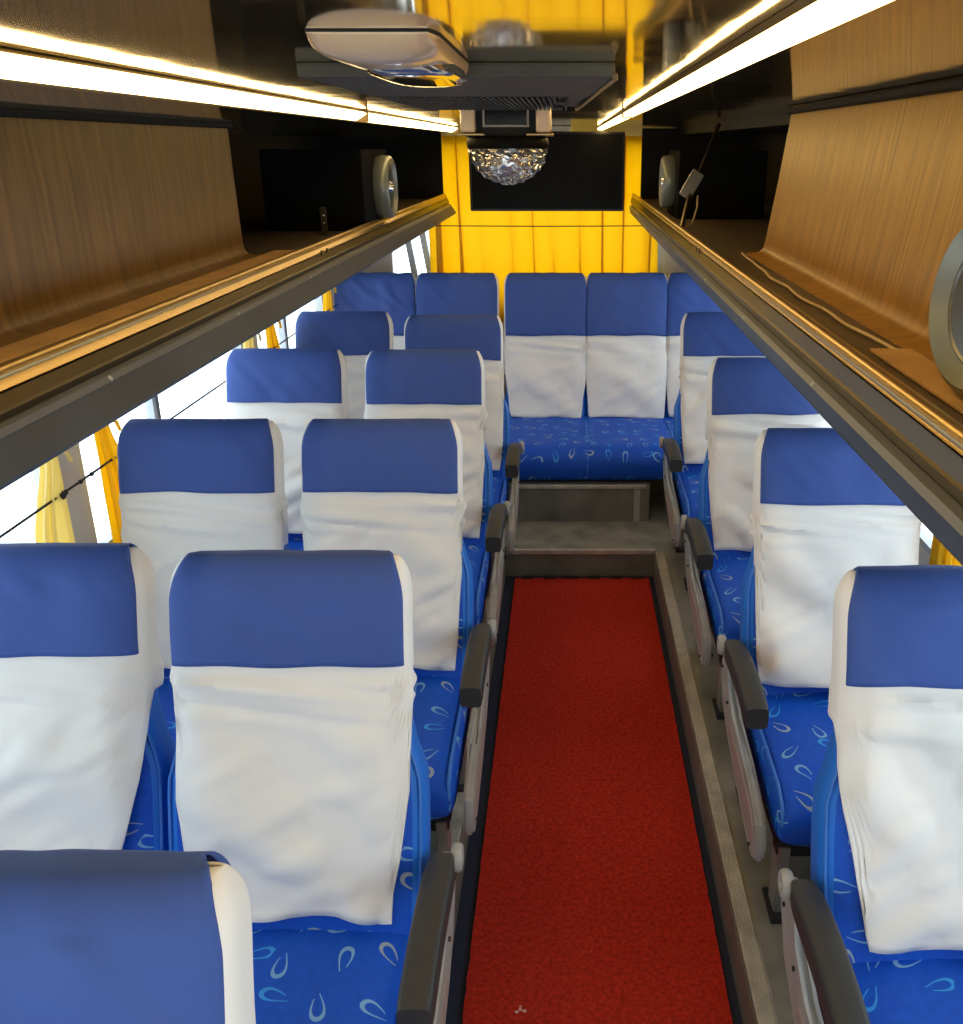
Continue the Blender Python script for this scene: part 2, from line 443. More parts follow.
def band_bm(sh, seed, hem, tuck=.0, rumple=1.):
    rnd = random.Random(seed + 77); ox = rnd.uniform(0, 50)
    NX, NT = 40, 30; rows = []
    ths = [(t, p) for t, p in THS if abs(p) <= .212 - tuck]
    for j in range(NT + 15):
        row = []
        for th, pp in ths:
            sk = .006 * noise.noise(Vector((pp * 8, ox, 1)))
            off = .0135
            if j < NT:
                q = j / NT; t = (hem + sk) + (sh.L - hem - sk) * math.sin(q * math.pi / 2); tt = th
            else:
                q = (j - NT + 1) / 15; t = sh.L - (.022 + sk) * (1 - math.cos(q * math.pi / 2)); tt = math.copysign(math.pi, th if th else 1) - th
            w = noise.noise(Vector((pp * 12 + ox, t * 9, 3))) * .004 * rumple + noise.noise(Vector((pp * 22 + t * 20, ox, t * 9))) * .0028 * rumple
            if t > sh.L - .04: w *= .3
            pt = sh.at(tt, t, off + max(-.003, w))
            lim = sh.a0 - .003 - .022 * max(0, (t - sh.L + .07) / .07) ** 2 - (.01 if j >= NT else 0)
            pt.x = max(-lim, min(lim, pt.x)); row.append(pt)
        rows.append(row)
    return loft(rows, closed=False, caps=False, uv=lambda i, k: (k / 30, i / 40))
def cushion_bm(x0, x1, y0, y1, zt, th, crown=.012, nseg=1):
    """seat cushion lofted front (y0) to back (y1)"""
    cx, a = (x0 + x1) / 2, (x1 - x0) / 2
    ys = [0, .012, .03, .055, .085, .13, .2, .3] + [.3 + (y1 - y0 - .3) * k / 5 for k in range(1, 6)]
    n = 56; rings = []
    for yy in ys:
        u = max(0, 1 - yy / .085); k = math.sqrt(max(1 - u * u, .02)); k = .35 + .65 * k
        w = a * (1 - .05 * u ** 2)
        row = []
        for i in range(n):
            t = 2 * math.pi * i / n; c, s = math.cos(t), math.sin(t)
            e = 2 / 5.
            x = w * math.copysign(abs(c) ** e, c); z = th / 2 * k * math.copysign(abs(s) ** e, s)
            if s > 0: z += crown * (1 - (x / a) ** 2) * min(1, yy / .1)
            row.append(Vector((cx + x, y0 + yy, zt - th / 2 - .01 * u + z)))
        rings.append(row)
    acc = [0]
    for k in range(n): acc.append(acc[-1] + (rings[-1][(k + 1) % n] - rings[-1][k]).length)
    return loft(rings, uv=lambda i, k: (acc[k], ys[i]))
def arm_path(n=14):
    out = []
    for i in range(n + 1):
        q = i / n
        out.append((-.215 - .345 * q, .515 + .022 * math.sin(q * math.pi * .8) - .006 * q, q))
    return out
def pad_bm():
    rings = []
    for y, z, q in arm_path():
        w = .027 * (1 - .25 * max(0, 1 - q * 9)); h = .029 * (.72 + .28 * min(1, q * 3))
        if q > .93: w *= .93; h *= .9
        row = []
        for i in range(24):
            t = 2 * math.pi * i / 24; c, s = math.cos(t), math.sin(t); e = 2 / 5.5
            row.append(Vector((w * math.copysign(abs(c) ** e, c), y, z + h * math.copysign(abs(s) ** e, s))))
        rings.append(row)
    bm = loft(rings)
    return bm
def plate_bm(poly, x0, x1, bev):
    bm = bmesh.new()
    A = [bm.verts.new((x0, y, z)) for y, z in poly]; B = [bm.verts.new((x1, y, z)) for y, z in poly]
    n = len(poly)
    bm.faces.new(A[::-1]); bm.faces.new(B)
    for k in range(n): bm.faces.new((A[k], A[(k + 1) % n], B[(k + 1) % n], B[k]))
    if bev:
        es = [e for e in bm.edges if abs(e.verts[0].co.x - e.verts[1].co.x) < 1e-6]
        bmesh.ops.bevel(bm, geom=es, offset=bev, segments=2, affect='EDGES', clamp_overlap=True)
    return bm
SHROUD = [(-.145, .478), (-.16, .486), (-.185, .486), (-.20, .476), (-.207, .45), (-.235, .40), (-.32, .365), (-.50, .355), (-.60, .345), (-.665, .315),
          (-.685, .27), (-.675, .225), (-.645, .205), (-.58, .215), (-.42, .245), (-.27, .275), (-.17, .32), (-.115, .40)]
INSET = [(-.30, .335), (-.48, .325), (-.59, .315), (-.64, .29), (-.65, .255), (-.62, .24), (-.55, .248), (-.40, .275), (-.29, .30)]

MESHES = {}
def seat(name_label, x, yt, side, var, dz=0., flap=.2, hem=.074, side_hem=.45, band=.538, rumple=1., tilt=0., tuck=0.):
    """side: +1 armrest on +x, -1 on -x, 0 none"""
    root = thing('passenger_seat', name_label, 'seat', (x, yt, DK), 'passenger seats')
    root.rotation_euler.z = tilt
    k = ('base',)
    if k not in MESHES:
        MESHES[k] = [back_bm(SW), *back_piping(SW), cushion_bm(-.228, .228, -.69, -.25, .402, .15)]
        tmp = []
        for nm, bmx, mm, sm in (('backrest', MESHES[k][0], [M['loops'], M['plain']], 60), ('piping', MESHES[k][1], M['pipe'], 60), ('piping', MESHES[k][2], M['pipe'], 60), ('seat_cushion', MESHES[k][3], M['loops'], 60)):
            tmp.append(obj(nm, bmx, mm, None, sm))
        MESHES[k] = [t.data for t in tmp]
        for t in tmp: bpy.data.objects.remove(t)
    def inst(nm, me, parent, loc=(0, 0, 0)):
        o = bpy.data.objects.new(nm, me); C.objects.link(o); o.parent = parent; o.location = loc; return o
    b = inst('backrest', MESHES[k][0], root); inst('piping', MESHES[k][1], b); inst('piping', MESHES[k][2], b)
    cu = inst('seat_cushion', MESHES[k][3], root)
    for sd in (-1, 1):
        pk = ('pip', sd)
        if pk not in MESHES:
            o = obj('piping', tube_bm([(sd * .217, y, z) for y, z in ((-.675, .295), (-.686, .33), (-.672, .370), (-.62, .390), (-.5, .393), (-.3, .393))], .004, 6), M['pipe'], None, 60)
            MESHES[pk] = o.data; bpy.data.objects.remove(o)
        inst('piping', MESHES[pk], cu)
    cv = solid(obj('slip_cover', cover_bm(SH, var, flap, hem, side_hem, band), M['white'], root, 70), .0025); cv['label'] = 'white cotton slip cover'
    bd = solid(obj('headrest_band', band_bm(SH, var, band, tuck, rumple), M['band'], cv, 70), .0025); bd['label'] = 'blue cloth headrest band'
    # base
    bk = ('seat_base',)
    if bk not in MESHES:
        bm = bmesh.new(); add_box(bm, -.21, .21, -.62, -.12, .215, .262); add_box(bm, -.2, .2, -.60, -.55, .17, .215); add_box(bm, -.2, .2, -.2, -.15, .17, .215); bevel(bm, .006, 1)
        o = obj('seat_base', bm, M['rubber'], None); MESHES[bk] = o.data; bpy.data.objects.remove(o)
        for tt, yc in (('f', -.575), ('r', -.175)):
            bm = plate_bm([(yc - .045, .215), (yc + .045, .215), (yc + .03, .012), (yc - .03, .012)], -.012, .012, .003)
            o = obj('leg', bm, M['steel'], None); MESHES['leg' + tt] = o.data; bpy.data.objects.remove(o)
            bm = box_bm(-.022, .022, yc - .055, yc + .055, 0, .014, .004)
            o = obj('foot', bm, M['rubber'], None); MESHES['foot' + tt] = o.data; bpy.data.objects.remove(o)
    sb = inst('seat_base', MESHES[bk], root)
    for sx in (-1, 1):
        for tt in 'fr':
            lg = inst('leg', MESHES['leg' + tt], root, (sx * .185, 0, 0)); inst('foot', MESHES['foot' + tt], lg)
    if side:
        sk = ('arm', side)
        if sk not in MESHES:
            L_ = []
            o = obj('armrest', pad_bm(), M['black'], None, 50); L_.append(o)
            bm = lathe([(.004, -.010), (.022, -.010), (.026, -.005), (.026, .005), (.022, .010), (.012, .010), (.011, .004), (.004, .004)], 28)
            bmesh.ops.rotate(bm, verts=bm.verts[:], matrix=Matrix.Rotation(side * R(90), 3, 'Y'))
            bmesh.ops.translate(bm, verts=bm.verts[:], vec=(side * .024, -.200, .512))
            L_.append(obj('pivot_cap', bm, M['frame'], None, 40))
            L_.append(obj('side_frame', flip(plate_bm(SHROUD, .246, .27, .007), side), M['frame'], None, 40))
            L_.append(obj('inset_panel', flip(plate_bm(INSET, .27, .2725, 0), side), M['inset'], None))
            for (yy, zz) in ((-.62, .228), (-.25, .37), (-.15, .42)):
                bm = bmesh.new(); r = bmesh.ops.create_cone(bm, segments=10, cap_ends=True, radius1=.005, radius2=.004, depth=.004)
                bmesh.ops.rotate(bm, verts=r['verts'], matrix=Matrix.Rotation(R(90), 3, 'Y'))
                bmesh.ops.translate(bm, verts=r['verts'], vec=(side * .272, yy, zz))
                L_.append(obj('bolt', bm, M['rubber'], None))
            MESHES[sk] = [o.data for o in L_]
            for o in L_: bpy.data.objects.remove(o)
        me = MESHES[sk]
        ar = inst('armrest', me[0], root, (side * .262, 0, 0)); inst('pivot_cap', me[1], ar)
        sf = inst('side_frame', me[2], root); inst('inset_panel', me[3], sf); [inst('bolt', q, sf) for q in me[4:]]
    return root
XA, XB, XC = -.50, -.985, .70
seat('dull blue headrest cut off at the bottom left corner, nearest seat of all', XA - .035, .815, 1, 1, flap=.17, rumple=1.8, side_hem=.44)
seat('large front left aisle seat, second nearest, long white cover, black armrest by the carpet', XA + .014, 1.597, 1, 2, flap=.176, hem=.076, side_hem=.46)
seat('covered aisle seat left of the carpet, directly behind the large front left one', XA + .014, 2.478, 1, 3, flap=.186)
seat('covered aisle seat left of the carpet, fourth aisle seat counting back from the camera', XA, 3.39, 1, 4, flap=.186)
seat('covered aisle seat left of the carpet, hindmost one before the raised back bench', XA + .02, 4.13, 1, 5, flap=.186)
seat('bright blue topped window seat cut by the left edge of the photo', XB + .022, 1.63, 0, 6, flap=.13, side_hem=.46)
seat('covered window seat beside the tied yellow curtains, behind the one cut by left edge', XB + .022, 2.478, 0, 7, flap=.186, side_hem=.36)
seat('bright blue topped window seat at left, third counting back from the left edge', XB - .008, 3.408, 0, 8, flap=.186)
seat('covered window seat at left, the last one before the raised back bench', XB + .02, 4.22, 0, 9, flap=.186)
seat('covered single seat cut by the right edge, nearest on the right of the carpet', XC - .03, 1.53, -1, 10, flap=.15, side_hem=.46)
seat('covered single seat right of the carpet, second counting back, yellow curtain behind it', XC - .012, 2.39, -1, 11, flap=.186)
seat('covered single seat right of the carpet, third counting back from the right edge', XC - .012, 3.253, -1, 12, flap=.186)
seat('covered single seat right of the carpet, farthest, next to the back bench', XC, 4.20, -1, 13, flap=.186)

# rear bench: one long cushion, five covered backs
YR, ZR = 5.20, H - 1.36
bench = thing('rear_bench', 'raised five-place bench across the back of the bus under the yellow curtain', 'bench seat', (0, YR, H - 1.535))
zc = .0
obj('bench_cushion', cushion_bm(-1.235, .94, -.82, -.18, .168, .163, .006), M['loops'], bench, 60)
for xx in (-.80, -.365, .10, .53): obj('seam', tube_bm( [(xx, y, z) for y, z in ((-.815, .03), (-.823, .08), (-.81, .132), (-.75, .166), (-.55, .174), (-.3, .175))], .004, 6), M['pipe'], bench)
SR = Shape(a0=.216, rec=.27, y0=-.235, z0=.14, L=.79, head=.02)
obj('bench_base', box_bm(-1.2, .92, -.70, -.2, -.0, .012), M['riser'], bench)
for i, (xx, rum) in enumerate(((-1.02, 5.), (-.585, 2.), (-.113, 1.5), (.318, 1.5), (.748, 1.5))):
    bb = obj('backrest', back_bm(SR), [M['loops'], M['plain']], bench, 60); bb.location = (xx, 0, 0)
    cv = solid(obj('slip_cover', cover_bm(SR, 20 + i, .178, .035, .44, .47, .55), M['white'], bb, 70), .0025)
    bd = solid(obj('headrest_band', band_bm(SR, 20 + i,   .47, .004, rum), M['band'], bb, 70), .0025)

# ------------------------------------------------------------------ carpet
bm = bmesh.new(); X0, X1, Y0, Y1 = -.236, .372, -.9, 3.955
NX, NYc = 24, 160
g = [[bm.verts.new((X0 + (X1 - X0) * i / NX + (.003 * noise.noise(Vector((0, j * .7, i))) if i in (0, NX) else 0), Y0 + (Y1 - Y0) * j / NYc,
      .012 + .0025 * noise.noise(Vector((i * .5, j * .35, 0))))) for i in range(NX + 1)] for j in range(NYc + 1)]
for j in range(NYc):
    for i in range(NX): bm.faces.new((g[j][i], g[j][i + 1], g[j + 1][i + 1], g[j + 1][i]))
r = bmesh.ops.extrude_face_region(bm, geom=bm.faces[:])
for v in [v for v in r['geom'] if isinstance(v, bmesh.types.BMVert)]: v.co.z = .001
cp = tag(obj('carpet_runner', bm, M['carpet'], None, 60), 'long red pile carpet runner down the middle of the aisle', 'carpet')
for k in range(6):
    a = X0 + .03 + k * .1; obj('dark_stitch', box_bm(a, a + .055, Y1 - .008, Y1 + .01, .002, .0185), M['rubber'], cp)
bm = bmesh.new()
for k in range(9):
    a, r_ = random.uniform(0, 6.3), random.uniform(0, .014)
    q = bmesh.ops.create_icosphere(bm, subdivisions=1, radius=random.uniform(.002, .005)); bmesh.ops.scale(bm, verts=q['verts'], vec=(1.3, 1, .4))
    bmesh.ops.translate(bm, verts=q['verts'], vec=(-.107 + math.cos(a) * r_, 1.625 + math.sin(a) * r_, .0155))
s_ = obj('stain', bm, M['stain'], cp); s_['label'] = 'pale pink scrap stuck on the carpet'

# ------------------------------------------------------------------ luggage racks
Y0, Y1 = YF + .05, 5.46
def tube_profile(cx, cz_, r, n=14): return [(cx + r * math.cos(2 * math.pi * k / n), cz_ + r * math.sin(2 * math.pi * k / n)) for k in range(n)]
def rack(label, pts_bead, lip, fascia, shelf_x, wall_x, pan, pan_end, side):
    t = thing('luggage_rack', label, 'luggage rack', (0, 0, 0), 'overhead luggage racks')
    xb, zb = pts_bead
    s = side
    obj('shelf', box_bm(*sorted((xb + s * .02, wall_x - s * .004)), Y0, Y1, H - .285, H - .268), M['shelf'], t)
    bm = extrude_profile([(x, H + z) for x, z in tube_profile(xb, zb - .011, .011)], Y0, Y1)
    add = extrude_profile([(x, H + z) for x, z in [(xb + s * .022, -.252), (xb + s * .006, -.246), (xb - s * .011, -.254), (lip[0][0], lip[0][1]), (lip[0][0] + s * .006, lip[0][1] - .004), (xb + s * .02, -.270)]], Y0, Y1)
    me = bpy.data.meshes.new('t'); add.to_mesh(me); add.free(); bm.from_mesh(me); bpy.data.meshes.remove(me)
    o = obj('gold_rail', bm, M['gold'], t, 40); o['label'] = 'shiny gold rail'
    x1, z1 = lip[0]; x2, z2 = lip[1]; x3, z3 = lip[2]
    obj('bronze_moulding', extrude_profile([(x, H + z) for x, z in [(x1 + s * .002, z1 - .004), (x2, z2 + .004), (x2 - s * .003, z2 + .001), (x2 - s * .001, z2 - .003), (x3 + s * .01, z3 + .004), (x1 + s * .03, z3), (x1 + s * .03, z1 - .006)]], Y0, Y1), M['bronze'], t)
    xf, zf = fascia
    o = obj('grey_fascia', extrude_profile([(x, H + z) for x, z in [(x3 + s * .012, z3 + .002), (x3, z3), (x3 - s * .004, z3 - .006), (xf, zf + .003), (xf + s * .004, zf - .004), (wall_x - s * .004, zf - .01), (wall_x - s * .004, zf + .006), (xf + s * .05, zf + .02)]], Y0, Y1), M['fascia'], t)
    o['label'] = 'dull grey lower fascia'
    lg = obj('ledge', extrude_profile([(x, H + z) for x, z in [(x3 + s * .010, z3 + .004), (x3 - s * .0012, z3 + .001), (x3 - s * .006, z3 - .0068), (x3 - s * .0035, z3 - .0075)]], Y0, Y1), M['ledge'], o)
    lg['label'] = 'pale grey ledge along the fascia'
    # screws and joint clips along the lip
    for k in range(9):
        yy = .75 + k * .55; bm = bmesh.new()
        q = bmesh.ops.create_icosphere(bm, subdivisions=2, radius=.0055)
        bmesh.ops.translate(bm, verts=q['verts'], vec=(x3 - s * .001, yy, H + z3 - .004))
        obj('screw', bm, M['steel'], o)
    for yy in (2.6, 2.66): obj('joint_clip', box_bm(*sorted((x1 - s * .002, x1 + s * .004)), yy, yy + .010, H + z1 - .010, H + z1 + .004), M['bronze'], t)
    # back panel of brown board, its foot curving onto the shelf
    px0, pz0, px1, pz1 = pan
    P = [(px1, pz1), (px0 + (px1 - px0) * .5, pz0 + (pz1 - pz0) * .5), (px0, pz0 + .03), (px0 - s * .004, pz0 + .012), (px0 - s * .016, pz0 + .003), (px0 - s * .05, pz0)]
    P2 = [(x + s * .012, z - .0) for x, z in P[:4]] + [(P[4][0] + s * .012, P[4][1] - .004), (P[5][0], P[5][1] - .004)]
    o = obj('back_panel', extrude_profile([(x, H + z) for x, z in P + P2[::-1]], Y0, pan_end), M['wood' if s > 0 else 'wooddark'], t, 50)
    o['label'] = 'brown woodgrain board'
    return t
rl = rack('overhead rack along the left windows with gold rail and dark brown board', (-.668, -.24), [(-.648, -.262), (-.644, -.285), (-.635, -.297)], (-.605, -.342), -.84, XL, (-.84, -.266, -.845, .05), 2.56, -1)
rr = rack('overhead rack along the right windows with gold rail and golden brown board', (.362, -.24), [(.35, -.256), (.347, -.283), (.344, -.305)], (.345, -.342), .52, XR, (.525, -.266, .57, .088), 2.62, 1)
o = obj('loose_board', box_bm(-.79, -.70, Y0, 2.66, H - .267, H - .262, .002), M['woodlip'], rl)
o = obj('loose_board', box_bm(.42, .478, .9, 1.32, H - .267, H - .262, .002), M['woodlip'], rr)
# seams where the boards meet the ceiling sheet
struct('trim_6', extrude_profile([(-.836, cz(.040)), (-.831, cz(.043)), (-.831, cz(.052)), (-.836, cz(.050))], Y0, 2.56), M['pitch'])
struct('trim_7', extrude_profile([(.552, cz(.078)), (.562, cz(.074)), (.565, cz(.088)), (.552, cz(.088))], Y0, 2.62), M['pitch'])
# dark bulkheads closing the racks at the back
struct('wall_rack_end_left', box_bm(XL, -.672, 5.46, 5.48, H - .2685, cz(.09)), M['pitch'])
struct('wall_rack_end_right', box_bm(.40, XR, 5.46, 5.48, H - .2685, cz(.088)), M['pitch'])
struct('wall_rack_back_left', box_bm(XL + .001, XL + .012, 2.6, 5.46, H - .267, cz(.054)), M['pitch'])
struct('wall_rack_back_right', box_bm(XR - .012, XR - .001, 2.66, 5.46, H - .267, cz(.054)), M['pitch'])

# LED strips
for lab, pr_, ends in (('glowing warm LED strip running along the left of the ceiling', [(-.592, .066), (-.563, .084), (-.567, .088), (-.598, .070)], (Y0, 5.3)),
                 ('glowing warm LED strip running along the right of the ceiling', [(.158, .079), (.162, .0765), (.184, .0765), (.190, .079), (.190, .0855), (.158, .0855)], (Y0, 5.3))):
    t = thing('led_strip', lab, 'light strip', (0, 0, 0), 'ceiling LED strips')
    obj('diffuser', extrude_profile([(x, cz(z)) for x, z in pr_], *ends), M['led' if 'left' in lab else 'ledr'], t)
    xs = [p[0] for p in pr_]; zs = [p[1] for p in pr_]
    bm = bmesh.new()
    bm.free()
    for yy in (2.9, ends[1]): obj('clip', box_bm(min(xs) - .004, max(xs) + .004, yy, yy + .012, cz(min(zs) - .003), cz(.0935)), M['bronze'], t)
    for a, c in ((ends[0], 2.9), (2.912, ends[1])): obj('channel', extrude_profile([(x, cz(z)) for x, z in ([(-.598, .0705), (-.5675, .0885), (-.572, .0935), (-.612, .0915), (-.604, .064), (-.600, .064)] if xs[0] < 0 else [(.159, .0857), (.189, .0857), (.189, .0935), (.159, .0935)])], a, c), M['bronze'], t)  # left channel's wall-side lip is added to keep LED light off the board

# ------------------------------------------------------------------ ceiling things
t = thing('ceiling_lamp', 'cream domed cabin lamp with clear lens hanging from the glossy ceiling at top', 'lamp', (-.171, 1.09, ZC))
# hull: a shallow cream shell, tapered at both ends
rings = []; gk = []; L0, L1 = -.167, .27
for j in range(25):
    q = j / 24; y = L0 + (L1 - L0) * q
    e0 = min(1, q / .16); e1 = min(1, (1 - q) / .10)
    k = math.sqrt(max(0, 1 - (1 - e0) ** 2)) * math.sqrt(max(0, 1 - (1 - e1) ** 2))
    xl_ = -.062 + .018 * (1 - min(1, q / .3)) ** 2 * 0 + .05 * max(0, q - .35); xr_ = .056 - .004 * q
    d = .0025 + .0195 * k ** .8
    row = []
    for i in range(29):
        a = math.pi * i / 28; x = (xl_ + xr_) / 2 + (xr_ - xl_) / 2 * math.cos(a)
        row.append(Vector((x * (1 - .10 * (1 - min(1, e0 * 2))), y, -.0014 - d * math.sin(a) ** .62)))
    rings.append(row)
    gk.append((row[0].x, row[-1].x, y))
sh_ = obj('lamp_shell', loft(rings, closed=True), M['cream'], t, 60)
bm = bmesh.new()
U = [[bm.verts.new((x + dx, y, z)) for x, dx in ((a_, .0012), (b_, -.0012)) for z in (-.0002, -.0016)] for a_, b_, y in gk]
for A, B in zip(U, U[1:]):
    for p, q in ((0, 1), (1, 3), (3, 2), (2, 0)): bm.faces.new((A[p], B[p], B[q], A[q]))
bm.faces.new([U[0][i] for i in (0, 1, 3, 2)]); bm.faces.new([U[-1][i] for i in (0, 2, 3, 1)])
obj('gasket', bm, M['rubber'], t)
rings = []
for j in range(13):
    q = j / 12; y = -.06 + .29 * q
    w = .046 * (1 - .35 * abs(2 * q - 1) ** 3); d = .0215 + .006 * max(0, 1 - abs(2 * q - 1) ** 7)
    rings.append([Vector((.006 + w * math.cos(a), y, -.010 - (d - .010) * math.sin(a) ** .22)) for a in [math.pi * (i + .001) / 14.002 for i in range(15)]])
o = obj('lens', loft(rings, closed=True), M['mirrorlens'], t, 50); o['label'] = 'clear shiny lens'

t = thing('ceiling_hatch', 'dark grey flat hatch panel with a louvred end on the ceiling', 'hatch', (0, 0, ZC))
def taper(bm, y0=1.26, y1=2.34, k=.036):
    for v in bm.verts:
        if v.co.x > .0: v.co.x -= k * (v.co.y - y0) / (y1 - y0)
    return bm
obj('hatch_plate', taper(box_bm(-.325, .058, 1.26, 1.74, -.017, -.0, .004)), M['vent'], t)
bm = bmesh.new(); add_box(bm, -.325, .058, 1.74, 2.34, -.011, -.0)
for k in range(36): add_box(bm, -.315 + k * .0094, -.3105 + k * .0094, 1.75, 2.33, -.019, -.011)
obj('louvre', taper(bm), M['vent'], t)
obj('edge_strip', taper(box_bm(.054, .061, 1.26, 2.34, -.020, -.012, .001)), M['bronze'], t)

# disco light
t = thing('disco_light', 'round crystal disco light with small display hanging below the ceiling', 'disco light', (-.148, 2.56, ZC))
rd = .102
obj('housing', box_bm(-.10, .10, -.05, .09, -.074, -.0, .006), M['rubber'], t)
for s in (-1, 1):
    o = obj('end_block', box_bm(min(s * .073, s * .109), max(s * .073, s * .109), -.085, .06, -.064, -.0, .006), M['cream'], t); o['label'] = 'cream plastic end block'
    obj('gold_lip', box_bm(min(s * .05, s * .114), max(s * .05, s * .114), -.09, .06, -.071, -.065, .002), M['gold'], o)
obj('display', box_bm(-.05, .05, -.064, -.05, -.046, -.004, .002), M['disp'], t)
bm = bmesh.new()
for b_ in ((-.056, .056, -.051, -.046), (-.056, -.051, -.046, 0), (.051, .056, -.046, 0)): add_box(bm, b_[0], b_[1], -.068, -.055, b_[2], b_[3])
obj('display_frame', bm, M['frame'], t)
bm = lathe([(.07, -.074), (.100, -.075), (.103, -.088), (.101, -.100), (.07, -.102)], 40)
obj('collar', bm, M['screen'], t, 40)
bm = bmesh.new(); rngs = []
NR, NK = 12, 36                                              # faceted dome: pillow-like cut facets
for i in range(NR + 1):
    ph = math.pi / 2 * i / NR
    rngs.append([])
    for k in range(NK):
        a = 2 * math.pi * (k + (.5 if (i // 2) % 2 else 0)) / NK
        rr_ = rd * .97 * (1 + (.035 if (i % 2 and k % 2) else -.012))
        rngs[-1].append(Vector((rr_ * math.cos(ph) * math.cos(a), rr_ * math.cos(ph) * math.sin(a), -.097 - rr_ * .88 * math.sin(ph))))
bm = loft(rngs)
for f_ in bm.faces: f_.smooth = False
o = obj('crystal_dome', bm, M['lens'], t); o['label'] = 'clear faceted crystal dome'
obj('core', lathe([(.01, -.155), (.04, -.145), (.05, -.12), (.05, -.092), (.02, -.09)], 12), M['chrome'], t)

# screen
t = thing('flat_screen', 'black flat screen hanging in front of the yellow back curtain', 'television', (-.10, 5.02, ZC))
obj('screen_case', box_bm(-.385, .385, .0, .05, -.40, -.028, .008), M['rubber'], t)
obj('screen_glass', box_bm(-.372, .372, -.003, .002, -.388, -.04, .001), M['screen'], t)
obj('mount', box_bm(-.12, .12, .05, .10, -.2, -.0, .004), M['steel'], t)

# speakers on the racks
def round_speaker(par, r, x, y, z, ang_z=0, ang_y=-90, mring='spring'):
    bm = lathe([(r * .62, .012), (r * .78, .020), (r * .93, .028), (r * 1.0, .022), (r * 1.02, .0), (r * .98, -.03), (r * .7, -.05)], 44)
    o1 = obj('speaker_ring', bm, M[mring], par, 50)
    bm = lathe([(.003, -.006), (r * .12, .006), (r * .22, .012), (r * .24, .004), (r * .45, .0), (r * .62, .012), (r * .70, .018), (r * .78, .016)], 44)
    o2 = obj('cone', bm, M['cone'], o1, 50)
    bm = lathe([(.002, .03), (r * .14, .026), (r * .2, .014), (r * .16, .006), (.004, .004)], 24); o3 = obj('dust_cap', bm, M['chrome'], o1, 50)
    o1.location = (x, y, z); o1.rotation_euler = (0, R(ang_y), R(ang_z))
    return o1
t = thing('speaker_box', 'black loudspeaker box on the left rack with round cone facing the aisle', 'speaker', (-.84, 3.58, H - .267))
obj('cabinet', box_bm(-.17, .165, -.24, .24, 0, .257, .006), M['spk'], t)
round_speaker(t, .105, .19, .03, .13, 0, 90)
t = thing('speaker_box', 'dark speaker standing at the back end of the right rack', 'speaker', (.57, 4.1, H - .267))
obj('cabinet', box_bm(-.14, .2, -.2, .2, 0, .25, .006), M['spk'], t)
round_speaker(t, .10, -.16, 0, .13, 0, -90)
t = thing('speaker_pod', 'large round chrome speaker on the right rack at the right edge of the photo', 'speaker', (.48, 1.02, H - .262))
round_speaker(t, .10, -.02, 0.0, .107, 10, -84)
obj('pod_body', lathe([(.04, -.02), (.085, -.02), (.085, .06), (.05, .08)], 28), M['spk'], t, 50).matrix_basis = Matrix.Translation((.02, 0, .107)) @ Matrix.Rotation(R(90), 4, 'Y')
obj('pod_foot', box_bm(-.035, .03, -.06, .05, 0, .03, .004), M['spk'], t)
# brackets, strut, wire
t = tag(obj('upright_bracket', box_bm(-.792, -.772, 3.20, 3.204, H - .267, H - .183, .001), M['bronze']), 'small metal upright bracket with two screw heads on the left rack', 'bracket')
for zz in (.06, .035):
    bm = bmesh.new(); q = bmesh.ops.create_icosphere(bm, subdivisions=2, radius=.004); bmesh.ops.translate(bm, verts=q['verts'], vec=(-.782, 3.199, H - .267 + zz))
    obj('screw', bm, M['chrome'], t)
obj('bracket_foot', box_bm(-.80, -.766, 3.175, 3.205, H - .267, H - .264, .001), M['bronze'], t)
t = tag(obj('strut', tube_bm([(.385, 3.35, H - .262), (.42, 3.47, H - .17), (.50, 3.70, H - .05), (.575, 3.9, H + .075)], .008), M['bronze']), 'thin slanting metal strut from the right rack to the ceiling', 'strut')
bm = box_bm(-.022, .022, -.004, .004, -.05, .05, .002)
o = obj('plate', bm, M['steel'], t); o.location = (.432, 3.50, H - .125); o.rotation_euler = (R(-20), R(32), 0); o['label'] = 'pale metal plate'
obj('cable', tube_bm([(.40, 3.40, H - .262), (.43, 3.42, H - .25), (.455, 3.5, H - .20), (.462, 3.55, H - .165)], .003), M['wire'], t)
wp = []
for i in range(25):
    q = i / 24
    y = 2.60 - 1.30 * q; x = .463 - .02 * math.sin(q * 3.1) + .008 * noise.noise(Vector((q * 9, 1, 2))) - .008 * q
    wp.append((x, y, H - .264))
tag(obj('loose_wire', tube_bm(wp, .003, 6), M['wire']), 'thin pale wire lying along the right rack shelf', 'wire')

# ------------------------------------------------------------------ curtains
def curtain_sheet(x0, x1, y, z0, z1, amp, nf, seed, gath=0):
    rnd = random.Random(seed); bm = bmesh.new(); NX, NZ = 150, 20; rows = []
    W = x1 - x0; NX = 420
    for j in range(NZ + 1):
        q = j / NZ; z = z0 + (z1 - z0) * q; row = []
        for i in range(NX + 1):
            p = i / NX
            f = p * nf * 6.283 + 3.2 * noise.noise(Vector((p * 4, seed, q * .3)))
            A_ = W / (6.283 * nf) * (1.2 + 2.4 * noise.noise(Vector((p * 5.3, seed + 9, q * .4)))) * (1.1 - .25 * q)
            x = x0 + W * p + A_ * math.sin(f); x = min(max(x, x0), x1)
            row.append(bm.verts.new((x, y + amp * (A_ * nf * 6.283 / W) * .6 * math.cos(f), z)))
        rows.append(row)
    for A, B in zip(rows, rows[1:]):
        for i in range(NX): bm.faces.new((A[i], A[i + 1], B[i + 1], B[i])).smooth = True
    return bm
